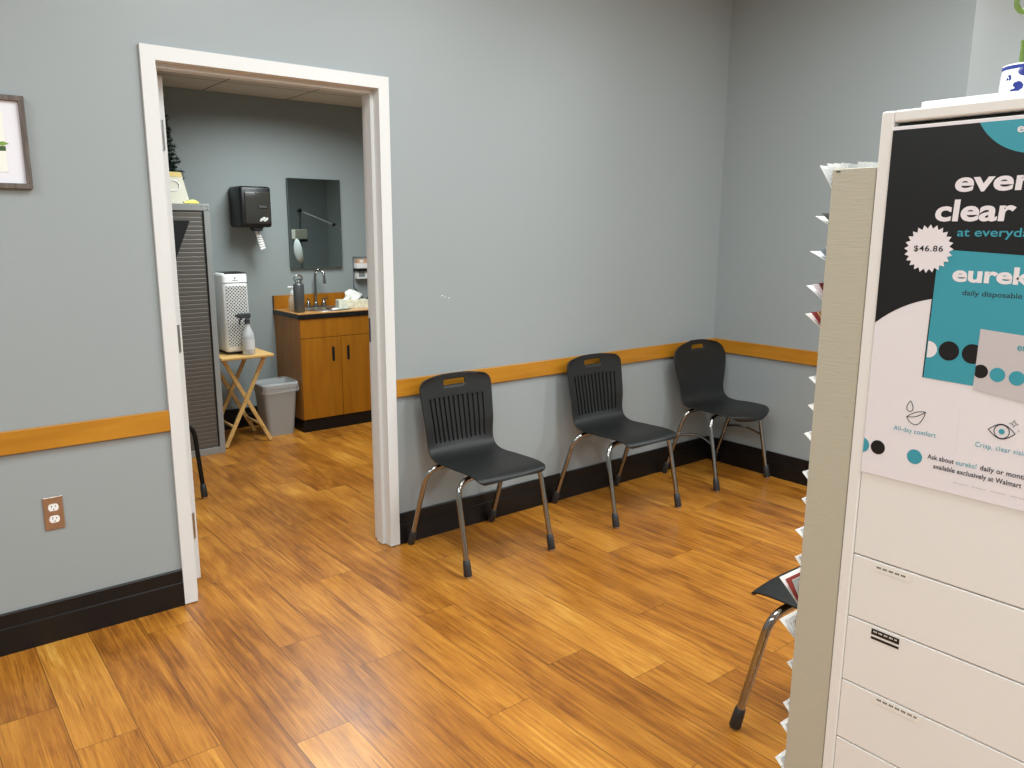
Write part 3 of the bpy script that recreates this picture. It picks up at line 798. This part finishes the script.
# air purifier
ap = thing('air_purifier', (1.07, 2.32, TZ), 'white air purifier with perforated front standing on the wooden tray table', 'air purifier')
b = MB(); b.box(.978, 1.150, 2.222, 2.42, TZ+.014, TZ+.552, .022); b.build('housing', M['white'], ap, smooth=True, angle=50)
b = MB(); b.box(.985, 1.143, 2.230, 2.41, TZ, TZ+.020, .004); b.build('base', M['black'], ap)
def perf():
    m = mat('perforated_grille', (196, 196, 192), .5); nt = m.node_tree; bs = nt.nodes['Principled BSDF']
    tc = nt.nodes.new('ShaderNodeTexCoord'); mp = nt.nodes.new('ShaderNodeMapping'); mp.inputs['Rotation'].default_value = (0, math.radians(45), 0)
    nt.links.new(tc.outputs['Object'], mp.inputs[0])
    sep = nt.nodes.new('ShaderNodeSeparateXYZ'); nt.links.new(mp.outputs[0], sep.inputs[0])
    outs = []
    for ax in ('X', 'Z'):
        k = nt.nodes.new('ShaderNodeMath'); k.operation = 'MULTIPLY'; k.inputs[1].default_value = 62; nt.links.new(sep.outputs[ax], k.inputs[0])
        f = nt.nodes.new('ShaderNodeMath'); f.operation = 'FRACT'; nt.links.new(k.outputs[0], f.inputs[0])
        g = nt.nodes.new('ShaderNodeMath'); g.operation = 'LESS_THAN'; g.inputs[1].default_value = .62 if ax == 'X' else .62; nt.links.new(f.outputs[0], g.inputs[0]); outs.append(g)
    mu = nt.nodes.new('ShaderNodeMath'); mu.operation = 'MULTIPLY'; nt.links.new(outs[0].outputs[0], mu.inputs[0]); nt.links.new(outs[1].outputs[0], mu.inputs[1])
    mx = nt.nodes.new('ShaderNodeMixRGB'); nt.links.new(mu.outputs[0], mx.inputs[0]); mx.inputs[1].default_value = (*lin((222, 222, 218)), 1); mx.inputs[2].default_value = (*lin((58, 58, 60)), 1)
    nt.links.new(mx.outputs[0], bs.inputs['Base Color']); return m
b = MB(); b.box(.996, 1.138, 2.2195, 2.224, TZ+.055, TZ+.466, .001); b.build('grille', perf(), ap)
b = MB(); b.box(.978, 1.150, 2.2212, 2.2225, TZ+.486, TZ+.4895); b.box(1.000, 1.142, 2.225, 2.41, TZ+.5522, TZ+.555)
b.box(1.058, 1.066, 2.2213, 2.2222, TZ+.516, TZ+.524); b.box(1.045, 1.082, 2.2213, 2.2222, TZ+.503, TZ+.5055); b.build('control_band', M['black'], ap)
# spray bottle
sb = thing('spray_bottle', (1.108, 2.165, TZ), 'clear spray bottle with grey trigger in front of the air purifier', 'bottle')
clear = mat('clear_plastic', (226, 230, 232), .2, alpha=.55)
b = MB(); b.lathe([(0, 0), (.038, 0), (.041, .006), (.041, .125), (.036, .15), (.020, .185), (.0155, .20), (.0155, .215), (0, .215)], (1.108, 2.165, TZ), 24); b.build('bottle', clear, sb, smooth=True)
b = MB(); b.lathe([(.0415, .04), (.0417, .04), (.0417, .11), (.0415, .11)], (1.108, 2.165, TZ), 24); b.build('bottle_label', mat('label_white', (214, 216, 216), .5), sb)
gt = mat('trigger_grey', (58, 62, 64), .45)
b = MB(); b.lathe([(.018, .213), (.018, .243), (.012, .247), (0, .247)], (1.108, 2.165, TZ), 16)
b.box(1.045, 1.132, 2.153, 2.177, TZ+.252, TZ+.285, .006); b.box(1.098, 1.120, 2.155, 2.175, TZ+.24, TZ+.26); b.box(1.030, 1.048, 2.157, 2.173, TZ+.262, TZ+.280, .002)
b.tube([(1.07, 2.165, TZ+.255), (1.056, 2.165, TZ+.235), (1.058, 2.165, TZ+.205)], [.007, .006, .005], 8); b.build('trigger_head', gt, sb)

# ------------------------------------------------------------------ waste bin
wb = thing('waste_bin', (1.366, 2.385, 0), 'grey plastic waste bin with clear liner between tray table and sink cabinet', 'bin')
def rrect(cx, cy, hx, hy, r, z, n=6):
    out = []
    for sx, sy, a0 in ((1, 1, 0), (-1, 1, PI/2), (-1, -1, PI), (1, -1, 1.5*PI)):
        for k in range(n+1):
            a = a0+k*PI/2/n; out.append((cx+sx*(hx-r)+r*math.cos(a), cy+sy*(hy-r)+r*math.sin(a), z))
    return out
def loft(b, rings, cap0=True):
    R = [[b.bm.verts.new(p) for p in r] for r in rings]
    for A, B in zip(R, R[1:]):
        for k in range(len(A)): b.face([A[k], A[(k+1) % len(A)], B[(k+1) % len(A)], B[k]])
    if cap0: b.face(R[0][::-1])
b = MB(); cx, cy = 1.366, 2.385
loft(b, [rrect(cx, cy, .100, .085, .03, 0), rrect(cx, cy, .128, .11, .035, .355), rrect(cx, cy, .136, .118, .035, .358), rrect(cx, cy, .137, .119, .035, .378), rrect(cx, cy, .130, .112, .035, .380), rrect(cx, cy, .122, .105, .033, .35), rrect(cx, cy, .098, .083, .03, .01)])
b.build('bin', mat('bin_grey', (160, 160, 157), .5), wb, smooth=True)
rr = random.Random(5)
def jit(r, s): return [(x+rr.uniform(-s, s), y+rr.uniform(-s, s), z+rr.uniform(-s, s)*1.6) for x, y, z in r]
b = MB(); loft(b, [jit(rrect(cx, cy, .142, .124, .036, .325), .004), jit(rrect(cx, cy, .1415, .1235, .036, .345), .003), rrect(cx, cy, .1395, .1215, .036, .382), jit(rrect(cx, cy, .130, .112, .036, .392), .004), jit(rrect(cx, cy, .115, .10, .03, .36), .006), jit(rrect(cx, cy, .10, .085, .03, .25), .006)], False)
b.build('liner', mat('liner_film', (222, 226, 228), .08, alpha=.30), wb)

# ------------------------------------------------------------------ sink cabinet
SX0, SX1, SY0, SY1 = 1.518, 2.165, 2.250, YF-.0005
HW = wood('cabinet_maple', (150, 92, 8), (172, 110, 18), 'Z', 2.2, .38, 10)
HWs = wood('cabinet_side', (150, 102, 48), (172, 120, 60), 'Z', 2.2, .5, 10)
sk = thing('sink_cabinet', (1.84, 2.53, 0), 'honey coloured wooden sink base cabinet with two doors and black plinth', 'cabinet')
b = MB(); b.box(SX0, SX1, SY0+.016, SY1, .095, .845, .001); b.build('cabinet_body', HWs, sk)
b = MB(); b.box(SX0+.002, SX1, SY0+.006, SY1, 0, .094); b.build('plinth', M['base'], sk)
b = MB(); b.box(SX0+.002, SX1-.002, SY0-.002, SY0+.0155, .702, .842, .0015); b.build('false_drawer_front', HW, sk)
for (xa, xb, hx) in ((SX0+.002, 1.8375, 1.773), (1.8405, SX1-.002, 1.895)):
    b = MB(); b.box(xa, xb, SY0-.002, SY0+.0155, .097, .698, .0015); d = b.build('door', HW, sk)
    b = MB(); pts = []
    for i in range(16):
        a = 2*PI*i/16; pts.append((hx+.011*math.cos(a), SY0-.0035, .572+math.copysign(.045, math.sin(a))+.011*math.sin(a)))
    b.prism(pts, (0, .006, 0)); b.build('finger_pull', M['black'], d)
ct = thing('countertop', (1.84, 2.53, .845), 'wood laminate sink countertop with black edge and upstand', 'countertop')
CW = wood('counter_laminate', (186, 132, 72), (206, 156, 96), 'X', 2.5, .22, 10)
b = MB(); b.box(SX0-.012, SX1+.01, SY0-.010, SY1, .846, .878, .002); b.build('black_edge', M['black'], ct)
b = MB(); b.box(SX0-.012, SX1+.01, SY0-.010, SY1, .878, .885, .001); b.build('top', CW, ct)
b = MB(); b.box(SX0-.006, SX1+.01, SY1-.02, SY1-.001, .886, .985, .0015); b.mi = 1; b.box(SX0-.009, SX0-.006, SY1-.02, SY1-.001, .886, .985); b.build('upstand', [HW, M['black']], ct)
sn = thing('sink', (1.84, 2.462, .885), 'round rimmed stainless steel sink basin set in the countertop', 'sink')
b = MB(); pr = [(.19, .001), (.188, .006), (.172, .007), (.165, .002), (.15, .0015), (.05, .0015), (0, .0012)]
b.lathe(pr, (1.84, 2.462, .885), 40, Matrix.Diagonal((1, .80, 1, 1))); b.build('basin', M['steel'], sn, smooth=True)
b = MB(); b.lathe([(.022, .0018), (.02, .004), (.006, .004), (0, .003)], (1.84, 2.462, .885), 20); b.build('drain', M['chrome'], sn, smooth=True)
fc = thing('faucet', (1.835, 2.645, .885), 'chrome gooseneck faucet with two handles behind the sink', 'faucet')
b = MB(); b.box(1.752, 1.918, 2.625, 2.667, .885, .899, .005)
b.build('deck_plate', M['chrome'], fc, smooth=True)
x0, y0 = 1.834, 2.645
sp_ = [(x0, y0, .895), (x0, y0, 1.12)]+[(x0+.022-.022*math.cos(a), y0-.035+.035*math.cos(a), 1.125+.048*math.sin(a)) for a in [PI*i/10 for i in range(11)]]+[(x0+.044, y0-.07, 1.085)]
b = MB(); b.lathe([(.02, .012), (.016, .03), (.011, .04)], (x0, y0, .885), 16); b.tube(sp_, .0095, 12); b.lathe([(.012, 0), (.012, .03)], (x0+.044, y0-.07, 1.07), 12); b.build('spout', M['chrome'], fc, smooth=True)
for s in (-1, 1):
    b = MB(); hx = x0+s*.065; b.lathe([(.019, .012), (.017, .035), (.010, .045), (.014, .06), (0, .066)], (hx, y0, .885), 14); b.tube([(hx, y0, .945), (hx+s*.02, y0-.035, .955)], [.007, .005], 8); b.build('handle', M['chrome'], fc, smooth=True)
tu = thing('water_bottle', (1.572, 2.36, .885), 'grey steel water bottle with loop lid at the left front of the counter', 'bottle')
b = MB(); b.lathe([(0, 0), (.036, 0), (.039, .004), (.039, .195), (.036, .205), (.026, .212), (0, .212)], (1.572, 2.36, .885), 28); b.build('body', mat('bottle_grey', (88, 92, 93), .35, metal=.4), tu, smooth=True)
b = MB(); b.lathe([(.026, .212), (.026, .228), (.022, .232), (0, .233)], (1.572, 2.36, .885), 20); b.tube([(1.572+.034*math.cos(a), 2.36, .885+.237+.038*math.sin(a)*.9) for a in [PI*i/12 for i in range(13)]], .006, 8)
b.box(1.536, 1.608, 2.353, 2.367, .885+.232, .885+.245, .003); b.build('lid', M['steel'], tu, smooth=True)
so_ = thing('soap_dispenser', (1.580, 2.50, .885), 'clear pump soap bottle with white top behind the grey water bottle', 'soap')
b = MB(); b.lathe([(0, 0), (.026, 0), (.029, .005), (.029, .09), (.014, .112), (.012, .12), (0, .12)], (1.580, 2.50, .885), 20); b.build('bottle', mat('soap_clear', (224, 206, 178), .2, alpha=.7), so_, smooth=True)
b = MB(); b.lathe([(.016, .118), (.016, .14), (.006, .142), (.005, .17), (.014, .172), (.014, .182), (0, .182)], (1.580, 2.50, .885), 14); b.box(1.544, 1.582, 2.493, 2.507, .885+.170, .885+.182, .003); b.build('pump', M['white'], so_, smooth=True)
tb_ = thing('tissue_box', (2.045, 2.455, .885), 'pale green patterned tissue box with a tissue sticking out beside the sink', 'tissue box')
Mrot = Matrix.Translation((2.045, 2.455, .885)) @ Matrix.Rotation(math.radians(-14), 4, 'Z')
b = MB(); b.box(-.115, .115, -.058, .058, .0005, .062, .001, Mrot)
tm = mat('tissue_box_print', (220, 218, 196), .6, var=.22, vscale=28); b.build('box', tm, tb_)
b = MB(); rr = random.Random(9); G_ = []
for i in range(9):
    row = []
    for j in range(7):
        u, v = i/8-.5, j/6
        row.append(b.bm.verts.new(Mrot @ Vector((u*(.10+.05*v)+.01*math.sin(v*5)-.02+.05*v, .02*math.sin(u*9+v*3)*(1-.2*v)+rr.uniform(-.004, .004), .062+v*(.085-.07*abs(u+.2*v))))))
    G_.append(row)
for i in range(8):
    for j in range(6): b.face([G_[i][j], G_[i+1][j], G_[i+1][j+1], G_[i][j+1]])
o = b.build('tissue', mat('tissue', (244, 244, 240), .8), tb_, smooth=True); md = o.modifiers.new('t', 'SOLIDIFY'); md.thickness = .001; md = o.modifiers.new('s', 'SUBSURF'); md.levels = md.render_levels = 1
b = MB(); b.lathe([(0, 0), (.022, 0), (.026, .008), (.018, .016), (0, .018)], (1.845, 2.335, .885), 14, Matrix.Diagonal((1.2, .8, 1, 1)))
tag(b.build('soap_bar', M['white'], smooth=True, off=(1.845, 2.335, .885)), 'small white lump on the front rim of the sink', 'soap')
b = MB(); b.box(2.205, 2.28, 2.58, 2.66, .885, .935, .01); b.lathe([(.02, 0), (.02, .02), (0, .022)], (2.225, 2.62, .935), 12)
b.bm.verts.ensure_lookup_table()
b2 = MB(); b2.bm.free(); b2.bm = b.bm
bmesh.ops.translate(b2.bm, vec=(-.045, 0, 0.0006), verts=b2.bm.verts)
tag(b2.build('black_tray', M['black'], smooth=True, off=(2.2, 2.62, .885)), 'small black holder beside the tissue box at the end of the counter', 'holder')

# ------------------------------------------------------------------ wall things
# mirror
mr = thing('wall_mirror', (1.875, YF, 1.188), 'tall frameless mirror on the wall above the sink', 'mirror')
mm = mat('mirror_glass', (178, 190, 188), .02, metal=1)
b = MB(); b.box(1.660, 2.092, YF-.030, YF-.024, 1.188, 1.860, .0008); b.build('mirror_glass', mm, mr)
b = MB(); b.box(1.663, 2.089, YF-.024, YF-.001, 1.191, 1.857); b.build('backing', M['black'], mr)
# towel dispenser
td = thing('paper_towel_dispenser', (1.37, 2.82, 1.49), 'black paper towel dispenser on the far wall with a paper end hanging out', 'dispenser')
b = MB(); b.box(1.262, 1.487, 2.585, 2.819, 1.497, 1.782, .018); b.build('housing', M['black'], td, smooth=True, angle=50)
b = MB(); b.box(1.292, 1.475, 2.578, 2.59, 1.520, 1.745, .006); b.build('cover', mat('smoked_cover', (52, 50, 46), .18), td, smooth=True, angle=50)
b = MB(); b.box(1.385, 1.452, 2.5755, 2.5785, 1.630, 1.650, .001); b.mi = 1; b.box(1.392, 1.445, 2.575, 2.5758, 1.636, 1.643)
b.mi = 2
for (x, z, r) in ((1.408, 1.553, .012), (1.424, 1.561, .013), (1.438, 1.551, .011), (1.400, 1.545, .009), (1.446, 1.560, .008), (1.428, 1.545, .010)):
    b.prism([(x+r*math.cos(2*PI*i/10), 2.578, z+r*.7*math.sin(2*PI*i/10)) for i in range(10)], (0, -.0012, 0))
b.build('emblem', [M['black'], mat('emblem_grey', (90, 88, 84), .5), mat('emblem_white', (214, 214, 210), .5)], td)
b = MB(); b.prism([(1.352, 2.60, 1.498), (1.425, 2.60, 1.498), (1.410, 2.60, 1.470), (1.368, 2.60, 1.470)], (0, .08, 0)); b.build('outlet_lip', M['black'], td)
b = MB(); A = []; B_ = []
for i in range(9):
    t = i/8; xx = 1.388+.045*t; zz = 1.474-.135*t; w = .016+.006*t; A.append((xx-w, 2.63+.012*math.sin(t*3), zz-.006*t)); B_.append((xx+w, 2.645-.01*math.sin(t*4), zz+.006*t))
for i in range(8): b.poly([A[i], A[i+1], B_[i+1], B_[i]])
o = b.build('paper_end', M['paper'], td, smooth=True); md = o.modifiers.new('t', 'SOLIDIFY'); md.thickness = .002
td.location = (1.332, YF, 1.488)
# wall rack
wr = thing('wire_wall_rack', (2.296, YF, .9), 'black wire rack with white packs on the wall right of the mirror', 'rack')
b = MB(); ya = YF-.006; xa, xb, zt_, zm, zb = 2.196, 2.396, 1.262, 1.02, .905
b.tube([(xa, ya, zt_), (xb, ya, zt_), (xb, ya, zm), ((xa+xb)/2, ya, zb), (xa, ya, zm)], .0032, 6, closed=True)
b.tube([(xa, ya, 1.165), (xa, ya-.07, 1.165), (xb, ya-.07, 1.165), (xb, ya, 1.165)], .0032, 6); b.build('wire_frame', M['black'], wr)
b = MB(); b.box(xa, xb, ya-.07, ya, 1.150, 1.172, .002); b.build('shelf', M['black'], wr)
for (x0, x1, z0, z1, dy, c, nm, lb) in ((2.198, 2.394, 1.173, 1.213, .06, (232, 230, 226), 'white_pack', 'white pack lying on the black wall rack shelf'), (2.208, 2.30, 1.2135, 1.247, .05, (206, 158, 126), 'orange_card_pack', 'orange and white pack on top of the white pack on the wall rack')):
    b = MB(); b.box(x0, x1, ya-dy, ya-.008, z0, z1, .002)
    b.mi = 1; b.box(x0+.02, x0+.055, ya-dy-.0006, ya-dy, z0+.006, z1-.006)
    tag(b.build(nm, [mat(nm, c, .6), M['white']], off=(x0, ya-dy, z0)), lb, 'pack')
b = MB(); b.box(2.204, 2.394, ya-.055, ya-.008, 1.090, 1.149, .002); b.mi = 1; b.box(2.215, 2.27, ya-.056, ya-.0552, 1.105, 1.145); b.box(2.30, 2.35, ya-.056, ya-.0552, 1.105, 1.145)
b.build('hanging_box', [mat('pack_white', (222, 222, 218), .5), mat('pack_grey', (128, 134, 134), .5)], wr)

# jointed stand that the mirror reflects
ar = thing('jointed_floor_stand', (2.50, 1.22, 0), 'floor stand with jointed metal arm and white reflector, seen in the wall mirror', 'stand')
b = MB(); b.lathe([(0, 0), (.16, 0), (.16, .02), (.03, .035), (0, .035)], (2.50, 1.22, 0), 28); b.build('base', M['black'], ar, smooth=True)
b = MB(); b.tube([(2.50, 1.22, .03), (2.50, 1.22, 1.64)], .014, 12); b.build('pole', M['chrome'], ar, smooth=True)
b = MB(); b.lathe([(0, -.024), (.02, -.015), (.024, 0), (.02, .015), (0, .024)], (2.50, 1.22, 1.652), 16); b.lathe([(0, -.018), (.015, -.011), (.018, 0), (.015, .011), (0, .018)], (2.85, 1.22, 1.522), 16); b.build('joint', M['black'], ar, smooth=True)
b = MB(); b.tube([(2.50, 1.22, 1.652), (2.85, 1.22, 1.522)], .007, 8); b.tube([(2.85, 1.22, 1.522), (3.00, 1.22, 1.43)], .007, 8); b.build('arm', M['cream'], ar, smooth=True)
b = MB(); b.box(2.425, 2.55, 1.19, 1.27, 1.385, 1.475, .004); b.mi = 1; b.box(2.44, 2.55, 1.19, 1.27, 1.36, 1.385); b.build('clamp_block', [mat('block_beige', (206, 200, 184), .5), M['black']], ar)
b = MB(); b.lathe([(0, 0), (.075, .004), (.105, .022), (.108, .026), (.07, .012), (0, .008)], (2.425, 1.28, 1.27), 24, Matrix.Rotation(math.radians(82), 4, 'Y') @ Matrix.Diagonal((1.1, .8, 1, 1))); b.build('reflector', M['white'], ar, smooth=True)

ar.location.x -= .11

# ------------------------------------------------------------------ lights
def area(name, loc, sx, sy, e, col=(.905, .98, 1), rot=None):
    l = bpy.data.lights.new(name, 'AREA'); l.shape = 'RECTANGLE'; l.size = sx; l.size_y = sy; l.energy = e; l.color = col
    o = bpy.data.objects.new(name, l); C.objects.link(o); o.location = loc
    return o
for i, (x, y, e) in enumerate(((.5, -1.5, 43), (2.1, -1.9, 44), (-2.2, -1.5, 52), (.3, -4.3, 60), (2.7, -4.3, 70), (-2.2, -4.3, 85), (5.0, -3.2, 150))):
    area('ceiling_lamp', (x, y, H1-.01), .6, 1.2, e)
o = area('ceiling_lamp_second_room', (1.5, 1.42, H2-.01), .6, 1.2, 48)
o.data.spread = math.radians(162)

# ------------------------------------------------------------------ camera
yaw, pitch, roll, f = math.radians(38.67334911), math.radians(11.250655), math.radians(.25991535), 785.1737920519691
F = Vector((math.sin(yaw)*math.cos(pitch), math.cos(yaw)*math.cos(pitch), -math.sin(pitch)))
R0 = Vector((math.cos(yaw), -math.sin(yaw), 0)); U0 = R0.cross(F)
R_ = R0*math.cos(roll)+U0*math.sin(roll); U_ = -R0*math.sin(roll)+U0*math.cos(roll)
cd = bpy.data.cameras.new('camera'); co = bpy.data.objects.new('camera', cd); C.objects.link(co)
mw = Matrix((R_, U_, -F)).transposed().to_4x4(); mw.translation = (-.80708107, -3.11160499, 1.5); co.matrix_world = mw
cd.sensor_width = 36; cd.lens = f/1024*36; cd.clip_start = .02
sc = bpy.context.scene; sc.camera = co
w = bpy.data.worlds.new('world'); sc.world = w; w.use_nodes = True; w.node_tree.nodes['Background'].inputs[0].default_value = (.5, .5, .5, 1); w.node_tree.nodes['Background'].inputs[1].default_value = .05
vs = sc.view_settings; vs.view_transform = 'Standard'; vs.look = 'None'; vs.exposure = 0; vs.gamma = 1; vs.use_curve_mapping = False
